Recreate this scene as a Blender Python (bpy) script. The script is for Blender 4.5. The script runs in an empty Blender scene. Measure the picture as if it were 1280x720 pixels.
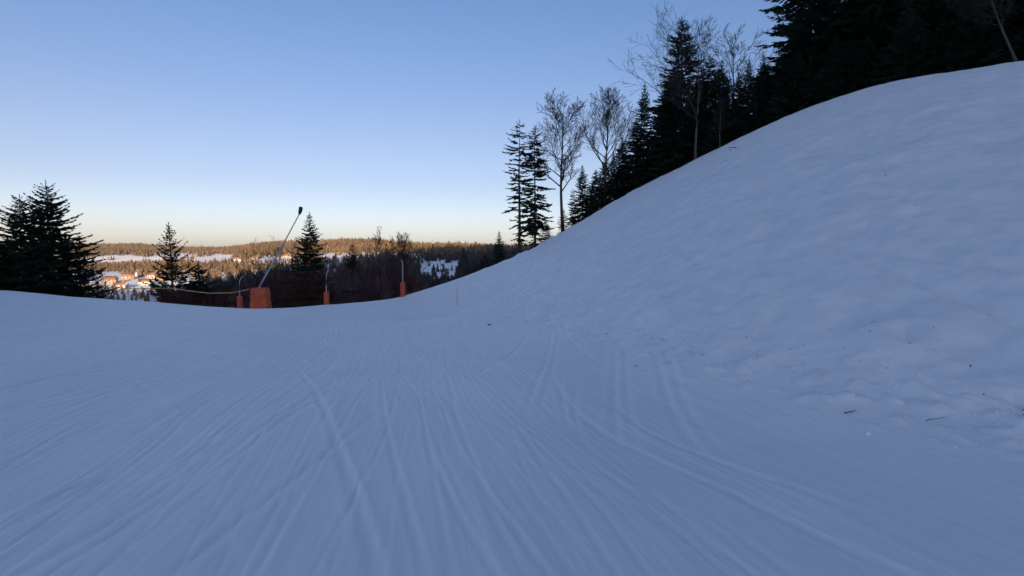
import bpy, math, random
import numpy as np
from mathutils import Vector, Matrix

random.seed(7)
RNG = np.random.default_rng(11)
sc = bpy.context.scene
COL = sc.collection

# ------------------------------------------------------------------ camera
F_PX, W_PX, H_PX = 700.0, 1280.0, 720.0
PITCH = math.atan((360.0 - 316.0) / F_PX)
cam_data = bpy.data.cameras.new('camera')
cam_data.sensor_width = 36.0
cam_data.lens = 36.0 * F_PX / W_PX
cam_data.clip_start = 0.05
cam_data.clip_end = 20000.0
cam = bpy.data.objects.new('camera', cam_data)
cam.location = (0, 0, 0)
cam.rotation_euler = (math.pi / 2 - PITCH, 0, 0)
COL.objects.link(cam)
sc.camera = cam

# ------------------------------------------------------------------ sky, sun, exposure
SUN_AZ = math.radians(15.0)      # behind the camera, to the right
SUN_EL = math.radians(8.0)
world = bpy.data.worlds.new('World')
sc.world = world
world.use_nodes = True
wn, wl = world.node_tree.nodes, world.node_tree.links
sky = wn.new('ShaderNodeTexSky')
sky.sky_type = 'NISHITA'
sky.sun_disc = False
sky.sun_elevation = SUN_EL
sky.sun_rotation = math.pi - SUN_AZ
sky.altitude = 1000
sky.air_density = 0.75
sky.dust_density = 3.2
sky.ozone_density = 1.8
# the band of warm air over the horizon, the same all the way round
wtc = wn.new('ShaderNodeTexCoord'); wsep = wn.new('ShaderNodeSeparateXYZ'); wl.new(wtc.outputs['Generated'], wsep.inputs[0])
wrp = wn.new('ShaderNodeValToRGB'); wrp.color_ramp.interpolation = 'EASE'
wl.new(wsep.outputs['Z'], wrp.inputs['Fac'])
e0, e1 = wrp.color_ramp.elements
e0.position, e0.color = 0.0, (1.0, 0.88, 0.90, 1)
e1.position, e1.color = 0.45, (0.55, 0.62, 0.71, 1)
e2 = wrp.color_ramp.elements.new(0.13); e2.color = (0.72, 0.60, 0.61, 1)
tint = wn.new('ShaderNodeMix'); tint.data_type = 'RGBA'; tint.blend_type = 'MULTIPLY'
tint.inputs['Factor'].default_value = 1.0
wl.new(sky.outputs[0], tint.inputs['A']); wl.new(wrp.outputs['Color'], tint.inputs['B'])
wl.new(tint.outputs['Result'], wn['Background'].inputs[0])
wn['Background'].inputs[1].default_value = 0.142
to_sun = Vector((math.sin(SUN_AZ) * math.cos(SUN_EL), -math.cos(SUN_AZ) * math.cos(SUN_EL), math.sin(SUN_EL)))
sd = bpy.data.lights.new('sun', 'SUN')
sd.energy = 5.0
sd.angle = math.radians(0.5)
sd.color = (1.0, 0.70, 0.45)
sun = bpy.data.objects.new('sun', sd)
sun.rotation_euler = to_sun.to_track_quat('Z', 'Y').to_euler()
COL.objects.link(sun)
sc.view_settings.view_transform = 'Standard'
sc.view_settings.look = 'None'
sc.view_settings.exposure = 1.17
sc.view_settings.gamma = 1.0
sc.view_settings.use_curve_mapping = False


# ------------------------------------------------------------------ measuring helpers
def at(px, py, y):
    """point of the place seen at photo pixel (px, py), y metres ahead"""
    r, u = (px - 640) / F_PX, -(py - 360) / F_PX
    fwd = math.cos(PITCH) + u * math.sin(PITCH)
    up = u * math.cos(PITCH) - math.sin(PITCH)
    return (r / fwd * y, y, up / fwd * y)


def to_px(x, y, z):
    c, s = math.cos(PITCH), math.sin(PITCH)
    fwd = y * c - z * s
    up = z * c + y * s
    return 640 + F_PX * x / fwd, 360 - F_PX * up / fwd


def smooth(a, b, x):
    t = np.clip((x - a) / (b - a), 0, 1)
    return t * t * (3 - 2 * t)


TABLES = {}


def vnoise(x, y, seed=0):
    """2-D value noise, about -1..1"""
    if seed not in TABLES: TABLES[seed] = np.random.default_rng(seed).random((256, 256)) * 2 - 1
    r = TABLES[seed]
    xi, yi = np.floor(x).astype(int), np.floor(y).astype(int)
    fx, fy = x - xi, y - yi
    fx, fy = fx * fx * fx * (fx * (fx * 6 - 15) + 10), fy * fy * fy * (fy * (fy * 6 - 15) + 10)
    a, b = r[xi & 255, yi & 255], r[(xi + 1) & 255, yi & 255]
    c, d = r[xi & 255, (yi + 1) & 255], r[(xi + 1) & 255, (yi + 1) & 255]
    return (a * (1 - fx) + b * fx) * (1 - fy) + (c * (1 - fx) + d * fx) * fy


def fbm(x, y, seed=0, octaves=4):
    s, amp = 0, 1.0
    for k in range(octaves):
        s = s + amp * vnoise(x + 17.3 * k, y - 9.1 * k, seed + k)
        x, y, amp = x * 2.03, y * 2.03, amp * 0.5
    return s


# ------------------------------------------------------------------ shape of the land
def plane(x, y):
    return -1.7 - 0.07 * y + (0.0011 * x * x if x < 0 else 0.0)


ctrl = []
brow = [(-350, 345, 44), (-200, 352, 44), (0, 363, 45), (100, 371, 46), (200, 378, 47.5), (260, 383, 48), (320, 387, 48),
        (400, 382, 48.5), (460, 377, 49), (505, 371, 50), (540, 359, 52), (590, 341, 55)]
crest = [(640, 325, 58), (700, 293, 60), (740, 268, 58), (780, 245, 56), (830, 219, 53), (870, 199, 50), (915, 178, 47),
         (950, 160, 44.5), (1000, 139, 41), (1050, 120, 38), (1100, 106, 36), (1150, 96, 34), (1220, 85, 32), (1280, 76, 31),
         (1400, 60, 29), (1600, 40, 26)]
for px, py, d in brow:
    p = at(px, py, d); ctrl.append(p)
    ctrl.append((p[0] * 1.16, p[1] * 1.16, p[2] * 1.16 - 1.0))
    ctrl.append((p[0] * 1.42, p[1] * 1.42, p[2] * 1.42 - 5.0))
for px, py, d in crest:
    p = at(px, py, d); ctrl.append(p)
    ctrl.append((p[0] * 1.14, p[1] * 1.14, p[2] * 1.14 - 0.5))
    ctrl.append((p[0] * 1.45, p[1] * 1.45, p[2] * 1.45 - 4.5))
toe = [(0.4, 22.5), (1.7, 17.0), (2.85, 12.3), (3.9, 9.3), (4.7, 7.4), (6.0, 5.2), (7.4, 2.0)]
for x, y in toe:
    ctrl.append((x, y, plane(x, y)))
pairs = [((0.4, 22.5), 2), ((1.7, 17.0), 4), ((2.85, 12.3), 7), ((3.9, 9.3), 9), ((4.7, 7.4), 11),
         ((6.0, 5.2), 13), ((7.4, 2.0), 15)]
for (tx, ty), k in pairs:
    c = at(*crest[k]); tz = plane(tx, ty)
    for t, b in ((0.10, 0.25), (0.3, 0.45), (0.55, 0.55), (0.8, 0.35)):
        ctrl.append((tx + (c[0] - tx) * t, ty + (c[1] - ty) * t, tz + (c[2] - tz) * t + b))
for x in (-40, -28, -18, -10, -4, 0, 3):
    for y in (-55, -30, -12, -3, 2, 6, 11, 18, 26, 34, 41):
        if x > -4 + 0.0 and (y > 18 or (x == 3 and y > 6)):
            continue
        if math.hypot(x, y) < 58:
            ctrl.append((x, y, plane(x, y)))
for x, z in ((9, 0.3), (20, 5.5), (33, 11)):
    for y in (-45, -25, -8):
        ctrl.append((x, y, z - 0.05 * y - 1.0))
ctrl = np.array(ctrl)


def tps_fit(p):
    n = len(p)
    d2 = ((p[:, None, :2] - p[None, :, :2]) ** 2).sum(2)
    K = 0.5 * d2 * np.log(d2 + 1e-9) + np.eye(n) * 8.0
    A = np.zeros((n + 3, n + 3)); A[:n, :n] = K
    P = np.c_[np.ones(n), p[:, :2]]
    A[:n, n:] = P; A[n:, :n] = P.T
    return np.linalg.solve(A, np.r_[p[:, 2], 0, 0, 0])


TPS = tps_fit(ctrl)


def near_z(x, y):
    out = np.empty(len(x)); n = len(ctrl)
    for i in range(0, len(x), 40000):
        xs, ys = x[i:i + 40000], y[i:i + 40000]
        d2 = (xs[:, None] - ctrl[None, :, 0]) ** 2 + (ys[:, None] - ctrl[None, :, 1]) ** 2
        out[i:i + 40000] = (0.5 * d2 * np.log(d2 + 1e-9)) @ TPS[:n] + TPS[n] + TPS[n + 1] * xs + TPS[n + 2] * ys
    return out


DIST = np.array([0, 60, 90, 150, 250, 400, 600, 800, 1000, 1300, 1700, 1900, 2200, 2600, 3400, 6000.0])
LAND = {  # bearing in degrees : height below / above the eye at those distances
    -180: [0, 2, 4, 6, 8, 10, 10, 10, 10, 10, 10, 10, 10, 10, 10, 0],
    -110: [0, 0, 0, -4, -10, -20, -25, -25, -20, -15, -5, 0, 5, 15, 20, 0],
    -65: [-3, -5, -11, -24, -40, -46, -45, -45, -42, -35, -28, -10, 5, 20, 22, 0],
    -42: [-3, -6, -14, -28, -47, -60, -58, -49, -38, -34, -30, -9, 5, 19, 22, 0],
    -34: [-3, -6, -15, -29, -47, -60, -58, -49, -37, -34, -30, -8, 8, 28, 26, 0],
    -28: [-3, -6, -15, -29, -45, -49, -46, -42, -34, -25, -18, -8, 4, 12, 12, 0],
    -22: [-3, -6, -15, -29, -45, -48, -42, -33, -23, -8, 8, 17, 28, 34, 18, 0],
    -15: [-3, -6, -15, -28, -42, -42, -33, -25, -15, -1, 20, 31, 34, 20, 12, 0],
    -7: [-3, -5, -14, -26, -36, -34, -25, -13, -4, 10, 12, 8, 6, 5, 5, 0],
    0: [-3, -4, -11, -22, -32, -30, -22, -10, -2, 8, 8, 8, 8, 8, 5, 0],
    6: [-1, 1, -2, -8, -20, -25, -20, -10, -2, 8, 8, 8, 8, 8, 5, 0],
    14: [0, 7, 7, 6, 0, -5, -5, -5, 0, 8, 8, 8, 8, 8, 5, 0],
    30: [0, 13, 14, 16, 18, 18, 15, 15, 15, 15, 12, 10, 10, 10, 10, 0],
    55: [0, 15, 19, 26, 36, 45, 50, 50, 50, 45, 40, 30, 30, 20, 10, 0],
    100: [0, 12, 15, 22, 32, 40, 45, 45, 45, 40, 30, 30, 20, 20, 10, 0],
    180: [0, 2, 4, 6, 8, 10, 10, 10, 10, 10, 10, 10, 10, 10, 10, 0],
}
AZ = np.array(sorted(LAND)); TAB = np.array([LAND[a] for a in AZ], float)


def ease_index(keys, v):
    i = np.clip(np.searchsorted(keys, v, side='right') - 1, 0, len(keys) - 2)
    t = np.clip((v - keys[i]) / (keys[i + 1] - keys[i]), 0, 1)
    return i, t


RIDGE_X = [-3000, -800, -200, 84, 132, 165, 250, 393, 643, 1200, 2300, 4000]
RIDGE_H = [150, 180, 200, 214, 228, 252, 294, 321, 356, 400, 430, 430]


def far_z(x, y):
    r = np.hypot(x, y); a = np.degrees(np.arctan2(x, y))
    i, t = ease_index(AZ, a); j, s = ease_index(np.log(DIST + 40), np.log(r + 40))
    t = t * t * (3 - 2 * t)
    z = (TAB[i, j] * (1 - t) + TAB[i + 1, j] * t) * (1 - s) + (TAB[i, j + 1] * (1 - t) + TAB[i + 1, j + 1] * t) * s
    z = z + 2.0 * fbm(x / 160, y / 160, 50, 3) * smooth(120, 500, r) + 6.0 * fbm(x / 420, y / 420, 57, 2) * smooth(1300, 2000, r)
    dy = y + 1200
    g = np.exp(-(dy / np.where(dy > 0, 480.0, 900.0)) ** 2)
    return z + np.interp(x, RIDGE_X, RIDGE_H) * g


def land(x, y):
    """the land without the small relief of the snow"""
    x, y = np.atleast_1d(np.asarray(x, float)), np.atleast_1d(np.asarray(y, float))
    r = np.hypot(x, y)
    w = smooth(62, 105, r)
    z = far_z(x, y) * w
    m = w < 1
    z[m] += near_z(x[m], y[m]) * (1 - w[m])
    return z


# ------------------------------------------------------------------ materials
def new_mat(name):
    m = bpy.data.materials.new(name); m.use_nodes = True
    nt = m.node_tree
    return m, nt, nt.nodes, nt.links, nt.nodes['Principled BSDF']


def plain(name, col, rough=0.7, var=0.25, scale=6.0, metal=0.0, bump=0.0, coord='Object'):
    m, nt, n, l, p = new_mat(name)
    tc = n.new('ShaderNodeTexCoord'); nz = n.new('ShaderNodeTexNoise'); rp = n.new('ShaderNodeValToRGB')
    nz.inputs['Scale'].default_value = scale; nz.inputs['Detail'].default_value = 6
    l.new(tc.outputs[coord], nz.inputs['Vector'])
    rp.color_ramp.elements[0].position = 0.3; rp.color_ramp.elements[1].position = 0.7
    rp.color_ramp.elements[0].color = [c * (1 - var) for c in col] + [1]
    rp.color_ramp.elements[1].color = [min(1, c * (1 + var)) for c in col] + [1]
    l.new(nz.outputs['Fac'], rp.inputs['Fac']); l.new(rp.outputs['Color'], p.inputs['Base Color'])
    p.inputs['Roughness'].default_value = rough; p.inputs['Metallic'].default_value = metal
    p.inputs['Specular IOR Level'].default_value = 0.3
    if bump:
        b = n.new('ShaderNodeBump'); b.inputs['Strength'].default_value = 0.6; b.inputs['Distance'].default_value = bump
        l.new(nz.outputs['Fac'], b.inputs['Height']); l.new(b.outputs['Normal'], p.inputs['Normal'])
    return m


def snow_material():
    m, nt, n, l, p = new_mat('packed_snow')
    geo = n.new('ShaderNodeNewGeometry')
    big = n.new('ShaderNodeTexNoise'); big.inputs['Scale'].default_value = 0.35; big.inputs['Detail'].default_value = 5
    l.new(geo.outputs['Position'], big.inputs['Vector'])
    rp = n.new('ShaderNodeValToRGB')
    rp.color_ramp.elements[0].position = 0.3; rp.color_ramp.elements[0].color = (0.84, 0.87, 0.90, 1)
    rp.color_ramp.elements[1].position = 0.7; rp.color_ramp.elements[1].color = (0.90, 0.915, 0.93, 1)
    l.new(big.outputs['Fac'], rp.inputs['Fac'])
    p.inputs['Roughness'].default_value = 0.55
    p.inputs['Specular IOR Level'].default_value = 0.25
    grain = n.new('ShaderNodeTexNoise'); grain.inputs['Scale'].default_value = 38; grain.inputs['Detail'].default_value = 5
    grain.inputs['Roughness'].default_value = 0.7
    lump = n.new('ShaderNodeTexNoise'); lump.inputs['Scale'].default_value = 4.5; lump.inputs['Detail'].default_value = 6
    l.new(geo.outputs['Position'], grain.inputs['Vector']); l.new(geo.outputs['Position'], lump.inputs['Vector'])
    # fine scraped lines along the run of the piste
    at_ = n.new('ShaderNodeAttribute'); at_.attribute_name = 'groomed'
    mp = n.new('ShaderNodeMapping'); mp.vector_type = 'TEXTURE'
    mp.inputs['Rotation'].default_value = (0, 0, -math.atan(-140 / 700.0)); mp.inputs['Scale'].default_value = (.05, 2.6, 1)
    l.new(geo.outputs['Position'], mp.inputs['Vector'])
    sn = n.new('ShaderNodeTexNoise'); sn.inputs['Scale'].default_value = 1.0; sn.inputs['Detail'].default_value = 4
    sn.inputs['Distortion'].default_value = 0.35
    l.new(mp.outputs['Vector'], sn.inputs['Vector'])
    sm = n.new('ShaderNodeMath'); sm.operation = 'MULTIPLY'; l.new(sn.outputs['Fac'], sm.inputs[0]); l.new(at_.outputs['Fac'], sm.inputs[1])
    # polished (darker, icier) and freshly scraped (paler) strips of the piste; crusted and loose patches of the bank
    mp2 = n.new('ShaderNodeMapping'); mp2.vector_type = 'TEXTURE'
    mp2.inputs['Rotation'].default_value = mp.inputs['Rotation'].default_value; mp2.inputs['Scale'].default_value = (.085, 5.5, 1)
    wob = n.new('ShaderNodeTexNoise'); wob.inputs['Scale'].default_value = 0.16; wob.inputs['Detail'].default_value = 2
    wv = n.new('ShaderNodeVectorMath'); wv.operation = 'MULTIPLY_ADD'; wv.inputs[1].default_value = (1.1, 0, 0)
    l.new(geo.outputs['Position'], wob.inputs['Vector']); l.new(wob.outputs['Color'], wv.inputs[0]); l.new(geo.outputs['Position'], wv.inputs[2])
    l.new(wv.outputs[0], mp2.inputs['Vector'])
    s2 = n.new('ShaderNodeTexNoise'); s2.inputs['Scale'].default_value = 1.0; s2.inputs['Detail'].default_value = 6; s2.inputs['Roughness'].default_value = .62
    l.new(mp2.outputs['Vector'], s2.inputs['Vector'])
    r2 = n.new('ShaderNodeValToRGB'); r2.color_ramp.elements[0].position = .36; r2.color_ramp.elements[1].position = .64
    r2.color_ramp.elements[0].color = (.935, .955, .97, 1); r2.color_ramp.elements[1].color = (1.03, 1.025, 1.02, 1)
    l.new(s2.outputs['Fac'], r2.inputs['Fac'])
    crust = n.new('ShaderNodeTexNoise'); crust.inputs['Scale'].default_value = 1.5; crust.inputs['Detail'].default_value = 7; crust.inputs['Roughness'].default_value = .68
    l.new(geo.outputs['Position'], crust.inputs['Vector'])
    r3 = n.new('ShaderNodeValToRGB'); r3.color_ramp.elements[0].position = .33; r3.color_ramp.elements[1].position = .58
    r3.color_ramp.elements[0].color = (.89, .92, .95, 1); r3.color_ramp.elements[1].color = (1.04, 1.035, 1.035, 1)
    l.new(crust.outputs['Fac'], r3.inputs['Fac'])
    pick = n.new('ShaderNodeMix'); pick.data_type = 'RGBA'
    l.new(at_.outputs['Fac'], pick.inputs['Factor']); l.new(r3.outputs['Color'], pick.inputs['A']); l.new(r2.outputs['Color'], pick.inputs['B'])
    mulc = n.new('ShaderNodeMix'); mulc.data_type = 'RGBA'; mulc.blend_type = 'MULTIPLY'; mulc.inputs['Factor'].default_value = 1
    l.new(rp.outputs['Color'], mulc.inputs['A']); l.new(pick.outputs['Result'], mulc.inputs['B'])
    sc_ = n.new('ShaderNodeAttribute'); sc_.attribute_name = 'scrape_light'  # track tone: loose and packed snow, plus painted light on the berms
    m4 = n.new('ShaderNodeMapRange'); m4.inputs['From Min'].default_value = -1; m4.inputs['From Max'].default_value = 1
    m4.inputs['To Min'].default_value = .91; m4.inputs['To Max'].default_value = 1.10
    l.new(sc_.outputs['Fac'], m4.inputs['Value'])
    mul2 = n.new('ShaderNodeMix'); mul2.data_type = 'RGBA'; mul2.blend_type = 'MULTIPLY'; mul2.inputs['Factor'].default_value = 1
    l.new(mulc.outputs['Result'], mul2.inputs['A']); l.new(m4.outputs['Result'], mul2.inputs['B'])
    cl = n.new('ShaderNodeMix'); cl.data_type = 'RGBA'; cl.blend_type = 'DARKEN'; cl.inputs['Factor'].default_value = 1
    cl.inputs['B'].default_value = (.97, .975, .98, 1); l.new(mul2.outputs['Result'], cl.inputs['A'])
    l.new(cl.outputs['Result'], p.inputs['Base Color'])
    b3 = n.new('ShaderNodeBump'); b3.inputs['Strength'].default_value = 0.5; b3.inputs['Distance'].default_value = 0.012
    l.new(sm.outputs[0], b3.inputs['Height'])
    b1 = n.new('ShaderNodeBump'); b1.inputs['Strength'].default_value = 0.5; b1.inputs['Distance'].default_value = 0.008
    b2 = n.new('ShaderNodeBump'); b2.inputs['Strength'].default_value = 0.6; b2.inputs['Distance'].default_value = 0.03
    l.new(grain.outputs['Fac'], b1.inputs['Height']); l.new(lump.outputs['Fac'], b2.inputs['Height'])
    l.new(b3.outputs['Normal'], b2.inputs['Normal'])
    l.new(b2.outputs['Normal'], b1.inputs['Normal']); l.new(b1.outputs['Normal'], p.inputs['Normal'])
    return m


def foliage_mat(name, c0, c1, rough=0.75):
    """each piece keeps its own tone through a per-tree colour attribute"""
    m, nt, n, l, p = new_mat(name)
    at_ = n.new('ShaderNodeAttribute'); at_.attribute_name = 'tone'
    nz = n.new('ShaderNodeTexNoise'); nz.inputs['Scale'].default_value = 2.5
    tc = n.new('ShaderNodeTexCoord'); l.new(tc.outputs['Object'], nz.inputs['Vector'])
    ad = n.new('ShaderNodeMath'); ad.operation = 'MULTIPLY_ADD'; ad.inputs[1].default_value = 0.5
    l.new(nz.outputs['Fac'], ad.inputs[0])
    ml = n.new('ShaderNodeMath'); ml.operation = 'MULTIPLY'; ml.inputs[1].default_value = 0.6
    l.new(at_.outputs['Fac'], ml.inputs[0]); l.new(ml.outputs[0], ad.inputs[2])
    mx = n.new('ShaderNodeMix'); mx.data_type = 'RGBA'
    mx.inputs['A'].default_value = (*c0, 1); mx.inputs['B'].default_value = (*c1, 1)
    l.new(ad.outputs[0], mx.inputs['Factor']); l.new(mx.outputs['Result'], p.inputs['Base Color'])
    p.inputs['Roughness'].default_value = rough; p.inputs['Specular IOR Level'].default_value = 0.15
    return m


M = {
    'snow': snow_material(),
    'needles': foliage_mat('fir_needles', (0.012, 0.022, 0.014), (0.030, 0.048, 0.026)),
    'bark': plain('conifer_bark', (0.060, 0.045, 0.036), 0.9, 0.4, 9, bump=0.02),
    'grey_bark': plain('bare_tree_bark', (0.085, 0.072, 0.062), 0.9, 0.35, 7, bump=0.015),
    'twig': plain('bare_twigs', (0.036, 0.028, 0.025), 0.9, 0.3, 3),
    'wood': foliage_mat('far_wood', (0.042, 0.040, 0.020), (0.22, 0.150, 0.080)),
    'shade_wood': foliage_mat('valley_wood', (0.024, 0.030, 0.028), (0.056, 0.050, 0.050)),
    'orange': plain('orange_pad_vinyl', (0.46, 0.080, 0.030), 0.55, 0.22, 3),
    'steel': plain('galvanised_steel', (0.34, 0.35, 0.37), 0.5, 0.15, 8, metal=0.15),
    'black': plain('black_nozzle', (0.02, 0.02, 0.022), 0.5, 0.2, 5),
    'net': plain('red_net_cord', (0.17, 0.018, 0.022), 0.8, 0.2, 2),
    'rope': plain('yellow_rope', (0.50, 0.33, 0.15), 0.8, 0.2, 20),
    'stick': plain('dead_wood', (0.055, 0.042, 0.034), 0.9, 0.4, 20, bump=0.004),
}


# ------------------------------------------------------------------ mesh helpers
def mesh_np(name, verts, faces, mat=None, smooth_shade=False):
    """verts (n,3); faces: list of arrays (k, sides)"""
    me = bpy.data.meshes.new(name)
    verts = np.asarray(verts, np.float32)
    faces = [np.asarray(f, np.int32) for f in faces if len(f)]
    loops = np.concatenate([f.ravel() for f in faces])
    tot = np.concatenate([np.full(len(f), f.shape[1], np.int32) for f in faces])
    start = np.concatenate([[0], np.cumsum(tot)[:-1]]).astype(np.int32)
    me.vertices.add(len(verts)); me.vertices.foreach_set('co', verts.ravel())
    me.loops.add(len(loops)); me.loops.foreach_set('vertex_index', loops)
    me.polygons.add(len(tot)); me.polygons.foreach_set('loop_start', start); me.polygons.foreach_set('loop_total', tot)
    if smooth_shade:
        me.polygons.foreach_set('use_smooth', np.ones(len(tot), bool))
    me.update(calc_edges=True); me.validate()
    if mat:
        me.materials.append(mat)
    return me


def link(name, me, parent=None, loc=(0, 0, 0), rot=(0, 0, 0)):
    o = bpy.data.objects.new(name, me); COL.objects.link(o)
    o.location = loc; o.rotation_euler = rot
    if parent is not None:
        o.parent = parent
    return o


def tag(o, label=None, cat=None, group=None, kind=None):
    if label: o['label'] = label
    if cat: o['category'] = cat
    if group: o['group'] = group
    if kind: o['kind'] = kind
    return o


class MB:
    """collects tubes, blades and boxes into one mesh"""
    def __init__(s):
        s.v, s.q, s.t, s.tone = [], [], [], []

    def tube(s, pts, radii, sides=6, cap=True, tone=0.5):
        pts = [Vector(p) for p in pts]; base = len(s.v); up = Vector((0, 0, 1))
        for i, p in enumerate(pts):
            d = (pts[min(i + 1, len(pts) - 1)] - pts[max(i - 1, 0)]).normalized()
            a = d.cross(up)
            if a.length < 0.05: a = d.cross(Vector((1, 0, 0)))
            a.normalize(); b = d.cross(a)
            for k in range(sides):
                th = 2 * math.pi * k / sides
                s.v.append(tuple(p + (a * math.cos(th) + b * math.sin(th)) * radii[i])); s.tone.append(tone)
        for i in range(len(pts) - 1):
            for k in range(sides):
                k2 = (k + 1) % sides
                s.q.append((base + i * sides + k, base + i * sides + k2, base + (i + 1) * sides + k2, base + (i + 1) * sides + k))
        if cap:
            for i in (0, len(pts) - 1):
                c = len(s.v); s.v.append(tuple(pts[i])); s.tone.append(tone)
                for k in range(sides):
                    k2 = (k + 1) % sides
                    f = (base + i * sides + k2, base + i * sides + k, c)
                    s.t.append(f if i == 0 else f[::-1])

    def quad(s, a, b, c, d, tone=0.5):
        n = len(s.v); s.v += [tuple(a), tuple(b), tuple(c), tuple(d)]; s.tone += [tone] * 4
        s.q.append((n, n + 1, n + 2, n + 3))

    def box(s, lo, hi, taper=(0, 0)):
        x0, y0, z0 = lo; x1, y1, z1 = hi; tx, ty = taper; n = len(s.v)
        s.v += [(x0, y0, z0), (x1, y0, z0), (x1, y1, z0), (x0, y1, z0), (x0 + tx, y0 + ty, z1), (x1 - tx, y0 + ty, z1),
                (x1 - tx, y1 - ty, z1), (x0 + tx, y1 - ty, z1)]
        s.tone += [0.5] * 8
        s.q += [(n + a, n + b, n + c, n + d) for a, b, c, d in
                ((3, 2, 1, 0), (4, 5, 6, 7), (0, 1, 5, 4), (1, 2, 6, 5), (2, 3, 7, 6), (3, 0, 4, 7))]

    def mesh(s, name, mat, smooth_shade=False):
        fs = []
        if s.q: fs.append(np.array(s.q))
        if s.t: fs.append(np.array(s.t))
        me = mesh_np(name, np.array(s.v), fs, mat, smooth_shade)
        at_ = me.attributes.new('tone', 'FLOAT', 'POINT')
        if len(me.vertices) == len(s.tone):
            at_.data.foreach_set('value', np.array(s.tone, np.float32))
        return me


# ------------------------------------------------------------------ the snow: piste, bank and the land beyond, one sheet
TRK = math.atan(-140 / F_PX)     # bearing along which most ski tracks run
CT, ST = math.cos(TRK), math.sin(TRK)


def axis(parts):
    out = [parts[0][0]]
    for a, b, s0, s1 in parts:
        x = a
        while x < b - 1e-6:
            st = s0 + (s1 - s0) * (x - a) / (b - a)
            x = min(b, x + st)
            out.append(x)
        if abs(out[-1] - b) > 1e-6: out.append(b)
    return np.array(out)


half = axis([(0, 6, .026, .026), (6, 50, .026, .55), (50, 300, .5, 14), (300, 5200, 15, 320)])
v_ax = np.r_[-half[:0:-1], half]
u_ax = np.r_[-axis([(-1.4, 30, .35, 1.6), (30, 300, 1.8, 14), (300, 4500, 18, 260)])[:0:-1],
             axis([(1.4, 20, .06, .15), (20, 62, .16, .7), (62, 400, .8, 10), (400, 2600, 10, 34), (2600, 7000, 40, 600)])]
u_ax = np.unique(u_ax)
U, V = np.meshgrid(u_ax, v_ax, indexing='ij')
nu, nv = U.shape
X = (U * ST + V * CT).ravel(); Y = (U * CT - V * ST).ravel()
Z = land(X, Y)


def ground_at(px, py):
    """where the sight line through a photo pixel meets the smooth piste"""
    d = 1.5 * 1.004 ** np.arange(1150)
    p = at(px, py, 1.0)
    g = land(p[0] * d, d)
    k = int(np.argmax(p[2] * d < g)) if (p[2] * d < g).any() else len(d) - 1
    return p[0] * d[k], d[k]


TOE_Y = [-40, 2.0, 5.2, 7.4, 9.3, 12.3, 17.0, 22.5, 31.0, 38.0, 48]
TOE_X = [9, 7.4, 6.0, 4.7, 3.9, 2.85, 1.7, 0.4, -1.2, -2.6, -4.5]


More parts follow.
